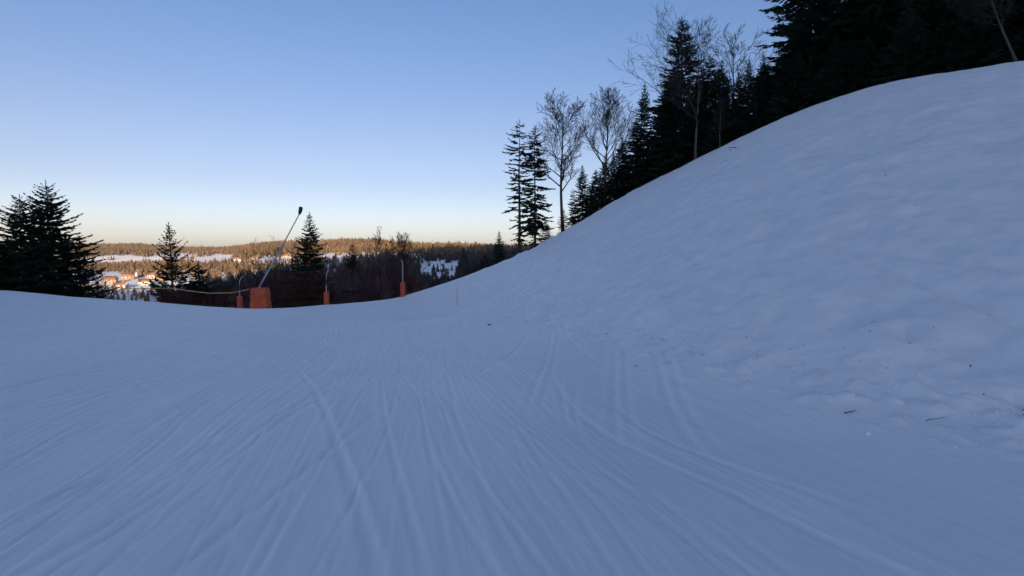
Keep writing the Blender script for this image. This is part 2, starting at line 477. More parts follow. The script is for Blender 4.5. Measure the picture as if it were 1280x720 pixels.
def snow_relief(x, y, with_scrape_light=False):
    """ski tracks on the piste, crust, pits and rubble on the bank"""
    r = np.hypot(x, y)
    u, v = x * ST + y * CT, x * CT - y * ST
    side = x - np.interp(y, TOE_Y, TOE_X)          # > 0 : on the bank
    on_piste = 1 - smooth(-0.6, 0.9, side)
    fade = 1 - smooth(45, 60, r)
    h = np.zeros_like(x); scr_light = np.zeros_like(x)
    rng = np.random.default_rng(5)
    # general skied surface: long soft streaks along the tracks
    patchy = smooth(-.35, .5, fbm(v / 3.0, u / 14, 25, 2)) * (1 - .75 * smooth(.5, 3.5, v))
    h += on_piste * fade * 0.014 * patchy * fbm(v / 0.30 + 0.4 * vnoise(u / 9, v / 5, 3), u / 11, 21, 4)
    h += on_piste * fade * 0.022 * fbm(v / 2.1, u / 9, 31, 3)
    h += 0.05 * fbm(x / 4.0, y / 4.0, 41, 3) * (1 - smooth(60, 90, r))

    def groove(vt, width, depth, u0, u1, berm):
        d = (v - vt) / width
        m = np.abs(d) < 5
        dm = d[m]
        prof = -.75 * np.exp(-dm ** 2) + 1.5 * berm * np.exp(-((dm - 1.9) / 0.8) ** 2) + 0.35 * berm * np.exp(-((dm + 1.9) / 0.8) ** 2)
        end = smooth(u0 - 1.2, u0 + 0.8, u[m]) * (1 - smooth(u1 - 1.5, u1 + 1, u[m]))
        h[m] += .75 * depth * prof * end * (on_piste * fade)[m]
        k_ = min(1.0, depth / .014)
        scr_light[m] += k_ * end * (on_piste * fade)[m] * (-.55 * np.exp(-dm ** 2) + .95 * np.exp(-((dm - 1.9) / .8) ** 2) + .35 * np.exp(-((dm + 1.9) / .8) ** 2))  # light on raised berms painted in with the loose snow, groove centres darkened
    for k in range(260):
        v0 = rng.normal(-6.0, 7.5) if k % 3 else rng.uniform(-9, 3)
        ang = rng.normal(0, 0.045) if rng.random() < .8 else rng.normal(0, .22); cv = rng.normal(0, 0.0011)
        u0 = rng.uniform(-6, 24); u1 = u0 + rng.uniform(9, 40)
        wob = rng.uniform(0.02, 0.16); ph = rng.uniform(0, 6.3); wl_ = rng.uniform(7, 19)
        dp = rng.choice([0.004, 0.008, 0.013, 0.019], p=[.35, .35, .2, .1])
        w_ = max(rng.uniform(0.014, 0.032), 0.028 + .11 * abs(ang) if abs(ang) > .12 else 0)
        f = lambda uu: v0 + ang * uu + cv * uu * uu + wob * np.sin(uu / wl_ * 6.28 + ph)
        groove(f(u), w_, dp, u0, u1, rng.uniform(0.3, 0.8))
        if rng.random() < 0.6:                      # the second ski of the pair
            groove(f(u) + rng.uniform(0.14, 0.32), w_, dp * 0.8, u0, u1, rng.uniform(0.3, 0.8))
    # tracks that can be told apart in the photograph
    for pix, w_, dp, bm in TRACKS:
        g = np.array([ground_at(*p) for p in pix])
        gu, gv = g[:, 0] * ST + g[:, 1] * CT, g[:, 0] * CT - g[:, 1] * ST
        o = np.argsort(gu)
        gu, gv = gu[o], gv[o]
        co = np.polyfit(gu, gv, min(2, len(gu) - 1))
        uc = np.clip(u, gu[0] - 0.5, gu[-1] + 0.5)
        w_ = max(w_, .02 + .13 * float(np.abs(np.polyval(np.polyder(co), gu)).max()))
        groove(np.polyval(co, uc), min(w_, .048), dp * .85, gu[0], gu[-1], bm)
    # bank: wind crust, slide streaks, pits
    bank = smooth(-0.3, 1.5, side) * (1 - smooth(56, 70, r))
    h += bank * (1 - .45 * smooth(14, 26, side)) * (0.075 * fbm(x / 2.2, y / 2.2, 61, 4) + 0.05 * smooth(-.5, .5, fbm(x / 6, y / 6, 66, 2)) * fbm(x / .75, y / .9, 71, 4))
    lump = fbm(x / 1.1, y / 1.6, 81, 3)
    h += bank * (1 - smooth(7, 22, side)) * 0.11 * np.clip(lump - 0.25, 0, 1)
    rub = np.exp(-((side - 0.4) / 0.9) ** 2) * fade
    h += rub * 0.10 * np.clip(fbm(x / 0.23, y / 0.23, 91, 3) - 0.1, 0, 1)
    for k in range(150):
        s_ = rng.uniform(0.5, 16); yy = rng.uniform(4, 42)
        px_ = np.interp(yy, TOE_Y, TOE_X) + s_ * rng.uniform(0.6, 1.3); w_ = rng.uniform(0.08, 0.32)
        d2 = ((x - px_) ** 2 + ((y - yy) * 0.7) ** 2) / w_ ** 2
        m = d2 < 9
        h[m] += -rng.uniform(0.02, 0.09) * np.exp(-d2[m]) + rng.uniform(0, 0.03) * np.exp(-(np.sqrt(d2[m]) - 1.6) ** 2 * 3)
    for k in range(44):                             # long sliding scars across the bank
        yy = rng.uniform(5, 40); s0 = rng.uniform(1, 16); L = rng.uniform(2, 9)
        cx_ = np.interp(yy, TOE_Y, TOE_X) + s0; th = rng.normal(-0.25, 0.3) + 1.57
        dx_, dy_ = np.cos(th), np.sin(th)
        a = (x - cx_) * dx_ + (y - yy) * dy_; b = -(x - cx_) * dy_ + (y - yy) * dx_ + 0.02 * a * a
        w_ = rng.uniform(0.07, 0.2)
        m = (np.abs(b) < 4 * w_) & (np.abs(a) < L)
        h[m] += bank[m] * rng.uniform(-0.07, 0.05) * np.exp(-(b[m] / w_) ** 2) * np.cos(a[m] / L * 1.57)
    return (h, np.clip(scr_light, -1, 1)) if with_scrape_light else h


TRACKS = [
    ([(504, 406), (464, 472), (364, 635), (322, 718)], 0.029, 0.027, 0.7),
    ([(369, 456), (401, 509), (422, 567), (464, 709)], 0.026, 0.028, 0.8),
    ([(475, 467), (490, 572), (527, 718)], 0.026, 0.019, 0.7),
    ([(459, 524), (406, 567), (264, 677), (225, 715)], 0.029, 0.024, 0.7),
    ([(316, 427), (160, 487), (0, 556)], 0.034, 0.021, 0.6),
    ([(300, 438), (150, 505), (0, 580)], 0.029, 0.018, 0.6),
    ([(430, 470), (295, 560), (105, 690)], 0.029, 0.024, 0.6),
    ([(765, 500), (830, 545), (920, 585), (1010, 620)], 0.029, 0.019, 0.7),
    ([(690, 455), (820, 573), (1090, 705)], 0.029, 0.018, 0.7),
    ([(700, 478), (702, 505), (712, 535)], 0.040, 0.030, 0.8),
    ([(718, 490), (716, 515), (722, 540)], 0.034, 0.019, 0.8),
    ([(560, 425), (570, 520), (610, 640)], 0.023, 0.015, 0.6),
    ([(520, 470), (540, 600), (560, 715)], 0.023, 0.015, 0.6),
    ([(640, 520), (700, 620), (760, 715)], 0.026, 0.017, 0.6),
]
near = np.hypot(X, Y) < 95
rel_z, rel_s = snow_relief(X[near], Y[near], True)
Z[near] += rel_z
SCRAPE_LIGHT = np.zeros_like(Z); SCRAPE_LIGHT[near] = rel_s
idx = np.arange(nu * nv).reshape(nu, nv)
quads = np.stack([idx[:-1, :-1], idx[:-1, 1:], idx[1:, 1:], idx[1:, :-1]], -1).reshape(-1, 4)[:, ::-1]
SIDE = X - np.interp(Y, TOE_Y, TOE_X)
groomed = (1 - smooth(-.8, .6, SIDE)) * (1 - smooth(40, 58, np.hypot(X, Y)))
ground = link('snow_ground', mesh_np('snow_ground', np.c_[X, Y, Z], [quads], M['snow'], True))
ga = ground.data.attributes.new('groomed', 'FLOAT', 'POINT')
ga.data.foreach_set('value', groomed.astype(np.float32))
gs = ground.data.attributes.new('scrape_light', 'FLOAT', 'POINT')
gs.data.foreach_set('value', SCRAPE_LIGHT.astype(np.float32))
tag(ground, kind='structure')
print('ground verts', nu, nv)


def gz(x, y):
    return float(land(x, y)[0])


def haze():
    m = bpy.data.materials.new('thin_air'); m.use_nodes = True
    n, l = m.node_tree.nodes, m.node_tree.links
    n.remove(n['Principled BSDF'])
    pv = n.new('ShaderNodeVolumePrincipled'); pv.inputs['Density'].default_value = 4.5e-5
    pv.inputs['Color'].default_value = (.86, .90, 1, 1)
    l.new(pv.outputs['Volume'], n['Material Output'].inputs['Volume'])
    b = MB(); b.box((-9000, -9000, float(Z.min()) - 1.5), (9000, 9000, float(Z.max()) + 25))
    tag(link('haze', b.mesh('haze', m)), 'thin winter haze lying over the whole valley', 'haze', kind='stuff')


haze()


# ------------------------------------------------------------------ trees: builders
def fir_meshes(seed, h, reach, base=0.4, gap=0.36, per=5, full=1.0, droop=0.25, lift=0.5, bare_below=0.0, pointed=0.85, tuft=1.0):
    """trunk and crown of a fir: whorls of drooping boughs that carry flat sprays of needles"""
    rnd = random.Random(seed)
    tr = MB(); cr = MB()
    r0 = 0.0105 * h + 0.03
    lean = (rnd.uniform(-.012, .012), rnd.uniform(-.012, .012))
    ax = lambda z: Vector((lean[0] * z + 0.04 * math.sin(z * .6 + seed), lean[1] * z, z))
    n = 12
    tr.tube([ax(h * i / n - 0.6 * (i == 0)) for i in range(n + 1)],
            [max(0.012, r0 * (1.25 if i == 0 else 1) * (1 - i / n) ** 0.85) for i in range(n + 1)], 7)
    z = base
    while z < h - 0.12:
        t = (z - base) / (h - base)
        k_ = max(3, int(round(per * (1.0 if t < .8 else .8))))
        th0 = rnd.uniform(0, 6.28)
        for b in range(k_):
            if rnd.random() > full and t < 0.9: continue
            th = th0 + 6.283 * b / k_ + rnd.uniform(-.35, .35)
            prof = (1 - t) ** pointed * (0.72 + 0.28 * min(1, t / 0.18)) + 0.035
            L = reach * prof * rnd.uniform(.62, 1.12) * (1.22 if rnd.random() < .1 else 1) * (1 + .16 * math.sin(2 * th + seed) * math.sin(z * .9 + seed))
            if t < bare_below: L *= rnd.uniform(.15, .75)
            e = math.radians(-8 + (8 + 42 * lift * 1.4) * t ** 1.3 + rnd.uniform(-7, 7) * (1.4 if full > .85 else 2.6))
            dr = droop * (1 - t) * rnd.uniform(.6, 1.3)
            h0 = Vector((math.cos(th), math.sin(th), 0)); sd_ = Vector((-math.sin(th), math.cos(th), 0))
            o = ax(z + rnd.uniform(-.1, .1) * (1 if full > .85 else 2.2))
            bend = rnd.uniform(-.12, .12)
            pt = lambda s: o + h0 * (L * s * math.cos(e)) + sd_ * (L * bend * s * s) + \
                Vector((0, 0, L * (s * math.sin(e) - dr * s * s + (dr * .55 + .05 + lift * .08) * s ** 3)))
            tone = rnd.uniform(0.1, 0.9)
            rb = 0.012 + 0.012 * L
            cr.tube([pt(0), pt(.35), pt(.7), pt(1)], [rb, rb * .75, rb * .45, .006], 3, False, tone * .3)
            m = max(2, int(L / 0.15))
            for i in range(m + 1):
                s = 0.14 + 0.86 * i / m
                p = pt(s); d = (pt(min(1.02, s + .06)) - pt(s - .06)).normalized()
                for sg in (-1, 1):
                    ls = tuft * (0.20 + 0.40 * L / 2.5 * (1 - s) ** .7) * rnd.uniform(.7, 1.3)
                    ls = min(ls, 0.95) * (.42 + .58 * min(1, (1 - t) / .22))
                    ang = rnd.uniform(.55, 1.0)
                    dd = (d * math.cos(ang) + sd_ * (sg * math.sin(ang)) + Vector((0, 0, rnd.uniform(-.34, .10)))).normalized()
                    if i == m: dd = (d + sd_ * sg * .25).normalized()
                    w = 0.035 * rnd.uniform(.8, 1.3) + .09 * ls
                    c = dd.cross(Vector((0, 0, 1)));
                    if c.length < .05: c = Vector((1, 0, 0))
                    c.normalize(); c = (c + Vector((0, 0, rnd.uniform(-.5, .5)))).normalized()
                    q = p + dd * ls; mid = p + dd * ls * rnd.uniform(.4, .6)
                    cr.quad(p, mid + c * w, q, mid - c * w, tone + rnd.uniform(-.1, .1))
                    if rnd.random() < 0.55:
                        up = dd.cross(c) * w * .9
                        cr.quad(p, mid + up, q, mid - up, tone)
        z += gap * (rnd.uniform(.7, 1.3) if full > .85 else rnd.uniform(.35, 1.7)) * (1.0 if t < .75 else .75)
    # leader
    cr.tube([ax(h - .5), ax(h + .28)], [.03, .008], 4, True, .4)
    for k in range(16):
        th = rnd.uniform(0, 6.28); p = ax(h + rnd.uniform(-.5, .2)); dd = Vector((math.cos(th) * .6, math.sin(th) * .6, .7)); l_ = rnd.uniform(.12, .22)
        c = dd.cross(Vector((0, 0, 1))).normalized() * .035
        cr.quad(p, p + dd * l_ * .5 + c, p + dd * l_, p + dd * l_ * .5 - c, .5)
    return tr.mesh('fir_trunk', M['bark'], True), cr.mesh('fir_crown', M['needles'])


def bare_meshes(seed, h, fork=0.35, spread=0.6, prim=15, up=0.55, sub=8, twig=7, lean=(0, 0), r0=None, bias=None):
    """trunk and leafless crown of a broadleaf tree"""
    rnd = random.Random(seed)
    tr = MB(); cr = MB()
    r0 = r0 or 0.011 * h + 0.02
    ax = lambda z: Vector((lean[0] * z + .10 * math.sin(z * .45 + seed), lean[1] * z + .08 * math.sin(z * .37 + 2 * seed), z))
    n = 14
    tr.tube([ax(h * .96 * i / n - .6 * (i == 0)) for i in range(n + 1)],
            [max(.008, r0 * (1.3 if i == 0 else 1) * (1 - i / n) ** .8) for i in range(n + 1)], 7)

    def limb(o, d, L, r, lev):
        pts = [o]; p = o.copy(); dd = d.copy(); ns = 5 if lev == 1 else (4 if lev == 2 else 3)
        for i in range(ns):
            dd = (dd + Vector((rnd.uniform(-.24, .24), rnd.uniform(-.24, .24), up * (.20 if lev == 1 else .12) + rnd.uniform(-.06, .1)))).normalized()
            p = p + dd * (L / ns); pts.append(p.copy())
        cr.tube(pts, [max(.0125, r * (1 - .85 * i / ns)) for i in range(ns + 1)], 4 if lev == 1 else 3, False, .4)
        if lev >= 4 or (lev == 3 and rnd.random() < .45): return
        cnt = {1: sub, 2: twig, 3: 2}[lev]
        for k in range(cnt):
            f = (.22 if lev == 1 else .15) + (.78 if lev == 1 else .85) * (k + rnd.random()) / cnt
            x = f * ns; i = min(ns - 1, int(x)); q = pts[i].lerp(pts[i + 1], x - i)
            ax_ = (pts[i + 1] - pts[i]).normalized()
            s_ = ax_.cross(Vector((rnd.uniform(-1, 1), rnd.uniform(-1, 1), rnd.uniform(-1, 1))))
            if s_.length < .1: continue
            s_.normalize(); a = rnd.uniform(.45, .95)
            limb(q, (ax_ * math.cos(a) + s_ * math.sin(a)).normalized(), L * rnd.uniform(.30, .52) * (1.1 - .45 * f), max(.006, r * .5 * (1 - .6 * f)), lev + 1)
    for k in range(prim):
        f = fork + (1 - fork) * (k + rnd.random() * .8) / prim
        z = h * .96 * f; th = k * 2.4 + rnd.uniform(-.5, .5)
        e = rnd.uniform(.35, .75) + .5 * f * up + .2 * up
        d = Vector((math.cos(th) * math.cos(e), math.sin(th) * math.cos(e), math.sin(e)))
        L = h * spread * (.24 + .62 * (1 - f) ** .75) * rnd.uniform(.55, 1.2)
        if bias:
            d = (d + Vector(bias) * (1.2 - f)).normalized(); L *= 1 + .6 * max(0, d.dot(Vector(bias)))
        limb(ax(z), d, L, max(.014, r0 * (1 - f) ** .8 * .62), 1)
    return tr.mesh('bare_trunk', M['grey_bark'], True), cr.mesh('bare_crown', M['twig'])


def plant(name, meshes, design_h, px, top_py, d, label, cat='tree', group=None, rot=None, tilt=(0, 0), h=None, wide=1.0, base_px=None):
    """one tree: an empty at its foot, trunk and crown its parts"""
    x = at(px if base_px is None else base_px, 316, d)[0]
    z = gz(x, d)
    if h is None: h = at(px, top_py, d)[2] - z
    s = h / design_h
    e = bpy.data.objects.new(name, None); COL.objects.link(e)
    e.empty_display_size = 0.5
    e.location = (x, d, z - 0.05); e.scale = (s * wide, s * wide, s)
    e.rotation_euler = (tilt[0], tilt[1], random.uniform(0, 6.28) if rot is None else rot)
    link('trunk', meshes[0], e); link('crown', meshes[1], e)
    return tag(e, label, cat, group)


FIR = {
    'dense': (fir_meshes(1, 15, 4.3, .3, .30, 7, .93, .3, .34, pointed=.95, tuft=1.25), 15),
    'dense2': (fir_meshes(2, 15, 3.9, .4, .31, 7, .90, .3, .30, pointed=.68, tuft=1.25), 15),
    'broad': (fir_meshes(3, 13, 5.8, .4, .33, 8, .96, .20, .40, pointed=.78, tuft=1.3), 13),
    'sparse': (fir_meshes(4, 10, 3.7, .8, .46, 6, .88, .03, .85, pointed=1.0), 10),
    'thin': (fir_meshes(5, 16, 1.9, 1.5, .48, 5, .66, .36, .12, pointed=.30, bare_below=.28, tuft=1.5), 16),
    'ragged': (fir_meshes(6, 16, 3.0, .8, .42, 6, .80, .38, .15, pointed=.45, bare_below=.12, tuft=1.5), 16),
    'young': (fir_meshes(7, 5, 1.7, .15, .22, 7, .97, .2, .4, tuft=1.0), 5),
    'young2': (fir_meshes(8, 6, 1.6, .2, .25, 6, .95, .25, .35, tuft=1.0), 6),
}
BARE = {
    'round': (bare_meshes(21, 15, .36, .56, 24, .40, sub=11, twig=8), 15),
    'vase': (bare_meshes(22, 15, .30, .66, 24, .95, sub=11, twig=7), 15),
    'wide': (bare_meshes(23, 13, .33, .80, 22, .32, sub=10, twig=7, bias=(-.95, 0, .22)), 13),
    'oak': (bare_meshes(24, 13, .34, .66, 21, .45, sub=9, twig=7), 13),
    'slim': (bare_meshes(25, 11, .22, .46, 15, .7, sub=7, twig=6), 11),
}

# ------------------------------------------------------------------ trees past the left edge of the piste
D, D2, BR, SP, TH, RG, Y1, Y2 = (FIR[k] for k in ('dense', 'dense2', 'broad', 'sparse', 'thin', 'ragged', 'young', 'young2'))
plant('fir_tree', *BR, 64, 229, 66, 'tall broad dark fir with a layered pointed top beside the piste', rot=1.0, wide=.9)
plant('fir_tree', *BR, 26, 246, 62, 'dark fir with a blunt top crowded against the tall broad fir', rot=3.9, wide=.95)
plant('fir_tree', *D, -14, 262, 60, 'dark fir on the outer side of the blunt topped fir', rot=.4)
plant('fir_tree', *SP, 98, 296, 68, 'lower fir with open upswept boughs in front of the sunlit hamlet', rot=2.2, wide=.85)
plant('fir_tree', *Y1, 66, 338, 64, 'small bushy fir at the foot of the tall broad fir', rot=.2, wide=1.5)
plant('fir_tree', *SP, 214, 282, 80, 'lone fir with upswept open boughs behind the yellow rope', rot=.5, wide=1.05)
plant('fir_tree', *Y1, 247, 333, 83, 'small dense fir close beside the lone open fir', rot=1.2, wide=1.3)
plant('fir_tree', *D, 389, 267, 76, 'dense dark pointed fir rising behind the red net', rot=2.0, wide=1.05)
plant('fir_tree', *Y2, 372, 318, 79, 'half hidden fir leaning on the dense fir behind the red net', rot=2.7, wide=1.6)
plant('fir_tree', *D, 440, 304, 100, 'small pointed fir against the sunlit snow field', rot=2.9)
plant('bare_tree', *BARE['oak'], 478, 305, 104, 'leafless tree with a stout trunk standing beyond the net posts', rot=.3, wide=.85)
plant('bare_tree', *BARE['vase'], 503, 302, 125, 'faint leafless tree with an upright crown behind the net post', rot=.8, wide=.7)
plant('bare_tree', *BARE['wide'], 340, 334, 88, 'leafless tree with crooked limbs behind the snow lance', rot=2.1)
plant('bare_tree', *BARE['slim'], 300, 334, 95, 'slim leafless sapling behind the leaning net post', rot=1.4)
plant('bare_tree', *BARE['slim'], 122, 334, 74, 'low leafless sapling beside the open boughed fir', rot=.4, wide=1.4)
plant('fir_tree', *D, 625, 289, 82, 'small dark pointed fir showing over the foot of the snow bank', rot=.9, wide=.9)
plant('fir_tree', *Y2, 608, 318, 84, 'low fir tucked behind the foot of the snow bank', rot=.9, wide=1.4)

# ------------------------------------------------------------------ the wood on the bank
plant('fir_tree', *TH, 649, 151, 66, 'thin ragged fir with a bare lower stem at the end of the wood', rot=.3)
plant('fir_tree', *RG, 669, 158, 67, 'ragged fir with drooping boughs beside the thin fir', rot=1.7, wide=.9)
plant('bare_tree', *BARE['round'], 702, 131, 68, 'tall leafless tree with a straight trunk beside the ragged fir', rot=.2, wide=1.15)
plant('fir_tree', *D, 728, 206, 71, 'short dark fir between the two tall leafless trees', rot=.8, wide=.95)
plant('fir_tree', *Y2, 705, 262, 68, 'knee high young fir at the foot of the straight leafless tree', rot=.8, wide=1.3)
plant('fir_tree', *Y1, 682, 276, 69, 'young fir at the foot of the ragged fir', rot=.1, wide=1.3)
plant('bare_tree', *BARE['vase'], 757, 121, 65, 'leafless tree with a vase shaped fan of fine branches', rot=1.1, wide=1.15)
plant('fir_tree', *D, 803, 104, 60, 'pointed dark fir between the vase shaped tree and the tall firs', rot=1.9, wide=.8)
plant('fir_tree', *D2, 848, 23, 57, 'tall fir with a rounded top behind the pale forked trunk', rot=.7, wide=1.0)
plant('bare_tree', *BARE['wide'], 866, 58, 51, 'leafless tree with a pale forked trunk at the crest and far reaching limbs', rot=.15, base_px=868)
plant('bare_tree', *BARE['slim'], 897, 120, 49.5, 'thin pale stemmed sapling at the crest of the bank', rot=2.2)
plant('bare_tree', *BARE['oak'], 912, 52, 59, 'leafless tree with a rounded crown above the dark firs', rot=.6)
plant('fir_tree', *D, 947, 68, 58, 'squat dark fir under the rounded leafless crown', rot=2.4)
plant('bare_tree', *BARE['vase'], 972, 62, 58, 'leafless crown half hidden by the tallest fir', rot=.4)
plant('fir_tree', *D2, 1006, -120, 50, 'very tall black fir whose edge stands against the blue sky', rot=1.3, wide=1.1)
plant('bare_tree', *BARE['round'], 1233, -60, 33.6, 'leafless tree with a pale leaning trunk at the top of the bank', rot=.0, tilt=(0, -.42), base_px=1258)
WOOD = 'dark fir in the dense black wood along the crest of the bank'
GRP = 'firs of the wood on the bank'
plant('fir_tree', *RG, 716, 236, 72, 'thin dark fir behind the straight leafless tree', rot=2.8, wide=.8)
plant('fir_tree', *D2, 741, 226, 69, 'dark fir under the vase shaped leafless tree', rot=1.3, wide=.8)
plant('fir_tree', *D, 766, 188, 69, 'dark fir filling the gap behind the vase shaped leafless tree', rot=.7, wide=.8)
random.seed(31)
front = [(1076, -190, 48, D), (1128, -170, 46, D2), (1166, -15, 47, D), (1216, -190, 44, D2), (1268, -190, 43, D), (1322, -170, 41, D2), (1390, -150, 38, D),
         (1040, -10, 54, D2), (1100, -120, 52, D), (1150, -40, 53, D2), (1192, -20, 52, D), (1245, -140, 50, D2), (1300, -130, 50, D),
         (776, 172, 63, D), (795, 150, 67, D2), (826, 118, 62, D), (838, 92, 66, D2), (872, 80, 60, D), (893, 80, 64, D), (880, 66, 68, D2), (920, 92, 57, D2),
         (930, 80, 63, D), (962, 84, 56, D), (975, 70, 61, D2), (990, 20, 55, D), (1020, 10, 58, D), (1060, 0, 60, D2), (755, 192, 68, D), (742, 210, 72, D2),
         (905, 92, 70, D), (950, 86, 72, D2), (1000, 50, 70, D), (860, 100, 74, D), (820, 132, 75, D2), (1090, 10, 66, D), (1130, 0, 64, D2), (1180, 20, 64, D),
         (1220, 0, 62, D2), (1270, -10, 60, D)]
for px, ty, d, f in front:
    plant('fir_tree', *f, px, ty + random.uniform(-6, 6), d, WOOD, group=GRP, wide=random.uniform(.85, 1.25), tilt=(random.uniform(-.03, .03), random.uniform(-.03, .03)))
under = 'young fir filling the dark edge of the wood behind the crest'
for k in range(34):
    px = 735 + 19 * k + random.uniform(-7, 7)
    if 1222 < px < 1300: continue
    cd = np.interp(px, [c[0] for c in crest], [c[2] for c in crest])
    plant('young_fir', *random.choice((Y1, Y2)), px, 0, cd * random.uniform(1.07, 1.16), under, group='young firs at the edge of the wood',
          h=random.uniform(2.6, 5.2), wide=random.uniform(1.1, 1.6))

# ------------------------------------------------------------------ woods of the valley and of the far hills
def cone_tree(sides, tiers, rough, rng):
    """a small conifer of stacked jagged skirts, height 1"""
    v, f = [], []
    for k in range(tiers):
        z0 = 0.06 + 0.86 * k / tiers; z1 = min(1.0, z0 + 1.35 / tiers); r = 0.20 * (1 - k / tiers) ** .8 + .02
        b = len(v); th0 = rng.uniform(0, 6)
        for s in range(sides):
            rr = r * rng.uniform(1 - rough, 1 + rough); th = th0 + 6.283 * s / sides
            v.append((rr * math.cos(th), rr * math.sin(th), z0 + rng.uniform(-.04, .03)))
        v.append((rng.uniform(-.01, .01), rng.uniform(-.01, .01), z1))
        f += [(b + s, b + (s + 1) % sides, b + sides) for s in range(sides)]
    return np.array(v), np.array(f)


def twig_tree(n, rng):
    """a small leafless tree: a sheaf of thin upward blades, height 1"""
    v = [(-.012, 0, 0), (.012, 0, 0), (0, 0, .8), (0, -.012, 0), (0, .012, 0), (0, 0, .8)]; f = [(0, 1, 2), (3, 4, 5)]
    for k in range(n):
        th = rng.uniform(0, 6.28); z0 = rng.uniform(.22, .65); L = rng.uniform(.22, .45); r = rng.uniform(.08, .26)
        w = rng.uniform(.02, .045); b = len(v)
        c, s = math.cos(th), math.sin(th)
        v += [(0, 0, z0), (r * .6 * c - w * s, r * .6 * s + w * c, z0 + L * .6), (r * c, r * s, min(1, z0 + L)), (r * .6 * c + w * s, r * .6 * s - w * c, z0 + L * .5)]
        f += [(b, b + 1, b + 2), (b, b + 2, b + 3)]
    return np.array(v), np.array(f)


def wood(name, kinds, spots, mat, label, cat='wood'):
    """spots: (kind, x, y, z, height, width, tone)"""
    V, Fc, T, off = [], [], [], 0
    spots = np.array(spots)
    for k, (v, f) in enumerate(kinds):
        s = spots[spots[:, 0] == k]
        if not len(s): continue
        th = RNG.uniform(0, 6.28, len(s)); c, sn = np.cos(th)[:, None], np.sin(th)[:, None]
        wd, hh = (s[:, 4] * s[:, 5])[:, None], s[:, 4][:, None]
        vx = (v[None, :, 0] * c - v[None, :, 1] * sn) * wd + s[:, 1:2]
        vy = (v[None, :, 0] * sn + v[None, :, 1] * c) * wd + s[:, 2:3]
        vz = v[None, :, 2] * hh + s[:, 3:4] - 0.3
        V.append(np.stack([vx, vy, vz], -1).reshape(-1, 3))
        Fc.append((f[None] + (np.arange(len(s)) * len(v))[:, None, None] + off).reshape(-1, 3))
        T.append(np.repeat(s[:, 6], len(v))); off += len(s) * len(v)
    me = mesh_np(name, np.concatenate(V), [np.concatenate(Fc)], mat)
    a = me.attributes.new('tone', 'FLOAT', 'POINT')
    a.data.foreach_set('value', np.concatenate(T).astype(np.float32))
    return tag(link(name, me), label, cat, kind='stuff')


rg = np.random.default_rng(77)
MID = [cone_tree(6, 5, .35, rg), cone_tree(6, 6, .35, rg), twig_tree(15, rg), twig_tree(18, rg)]
FAR = [cone_tree(5, 3, .3, rg), cone_tree(5, 3, .3, rg), twig_tree(9, rg), twig_tree(9, rg)]


def scatter(n, az0, az1, d0, d1, keep, hgt, mix, tone, power=1.0):
    """random spots between two bearings and distances that pass keep(px, base_py, top_py, d)"""
    a = np.radians(rg.uniform(az0, az1, n)); d = np.sqrt(rg.uniform(d0 ** 2, d1 ** 2, n)) if power == 1 else d0 * (d1 / d0) ** rg.random(n)
    x, y = d * np.sin(a), d * np.cos(a); z = land(x, y)
    h = rg.uniform(hgt[0], hgt[1], n) * (1 + .3 * vnoise(x / 60, y / 60, 97)) * np.where(rg.random(n) < .12, 1.25, 1)
    px, by = to_px(x, y, z); _, ty = to_px(x, y, z + h)
    ok = keep(px, by, ty, d, x, y)
    k = rg.choice(4, n, p=mix); w = rg.uniform(.85, 1.5, n)
    t = np.clip(rg.normal(tone[0], tone[1], n) + .3 * vnoise(x / 140, y / 140, 99) + .15 * vnoise(x / 45, y / 45, 98) + np.where(k >= 2, tone[2], 0), 0, 1.2)
    return np.c_[k, x, y, z, h, w, t][ok]


def patch(px, py, x0, x1, y0, y1):
    return (px > x0) & (px < x1) & (py > y0) & (py < y1)


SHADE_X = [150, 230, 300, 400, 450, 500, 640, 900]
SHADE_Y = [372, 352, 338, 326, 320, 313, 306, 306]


def keep_mid(px, by, ty, d, x, y):
    lim = np.interp(px, SHADE_X, SHADE_Y)
    ok = (ty > lim + rg.uniform(-3, 4, len(px))) & (px > 205) & (px < 900)
    wig = 7 * vnoise(d / 25, px / 9, 201) + 3 * vnoise(d / 9, px / 4, 202)
    clear = (px > 528 + wig) & (px < 576 + wig) & (by > 328 + wig * .5) & (ty < 341 + wig * .6 - .10 * np.abs(px - 555)) & (d < 830)
    clear |= patch(px, by, 380, 530, 317, 327)
    return ok & ~(clear & (rg.random(len(px)) < .92))


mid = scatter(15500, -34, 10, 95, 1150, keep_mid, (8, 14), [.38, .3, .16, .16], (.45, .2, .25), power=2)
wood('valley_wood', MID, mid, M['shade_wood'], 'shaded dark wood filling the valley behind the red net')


def keep_far(px, by, ty, d, x, y):
    n = vnoise(x / 90, y / 90, 123) + .6 * vnoise(x / 35, y / 35, 124)
    w_ = 3.5 * vnoise(px / 23, px * 0, 125)
    f = patch(px, by - w_, 100, 290, 319.5, 331) & (n > -.75)
    f |= patch(px, by, 60, 225, 341, 375) & (n > -.45)
    f |= patch(px, by, 262, 400, 318.5, 331) & (n > -.25)
    f |= patch(px, by, 395, 525, 317, 326) & (n > -.35)
    f |= (d < 830) & (px > 225)
    return ~f & (rg.random(len(px)) < np.where(by > 341, .5, 1))


far = scatter(33000, -46, 6, 620, 2750, keep_far, (9, 15), [.30, .25, .25, .20], (.40, .24, .3))
wood('far_wood', FAR, far, M['wood'], 'sunlit brown and green wood covering the far hills')

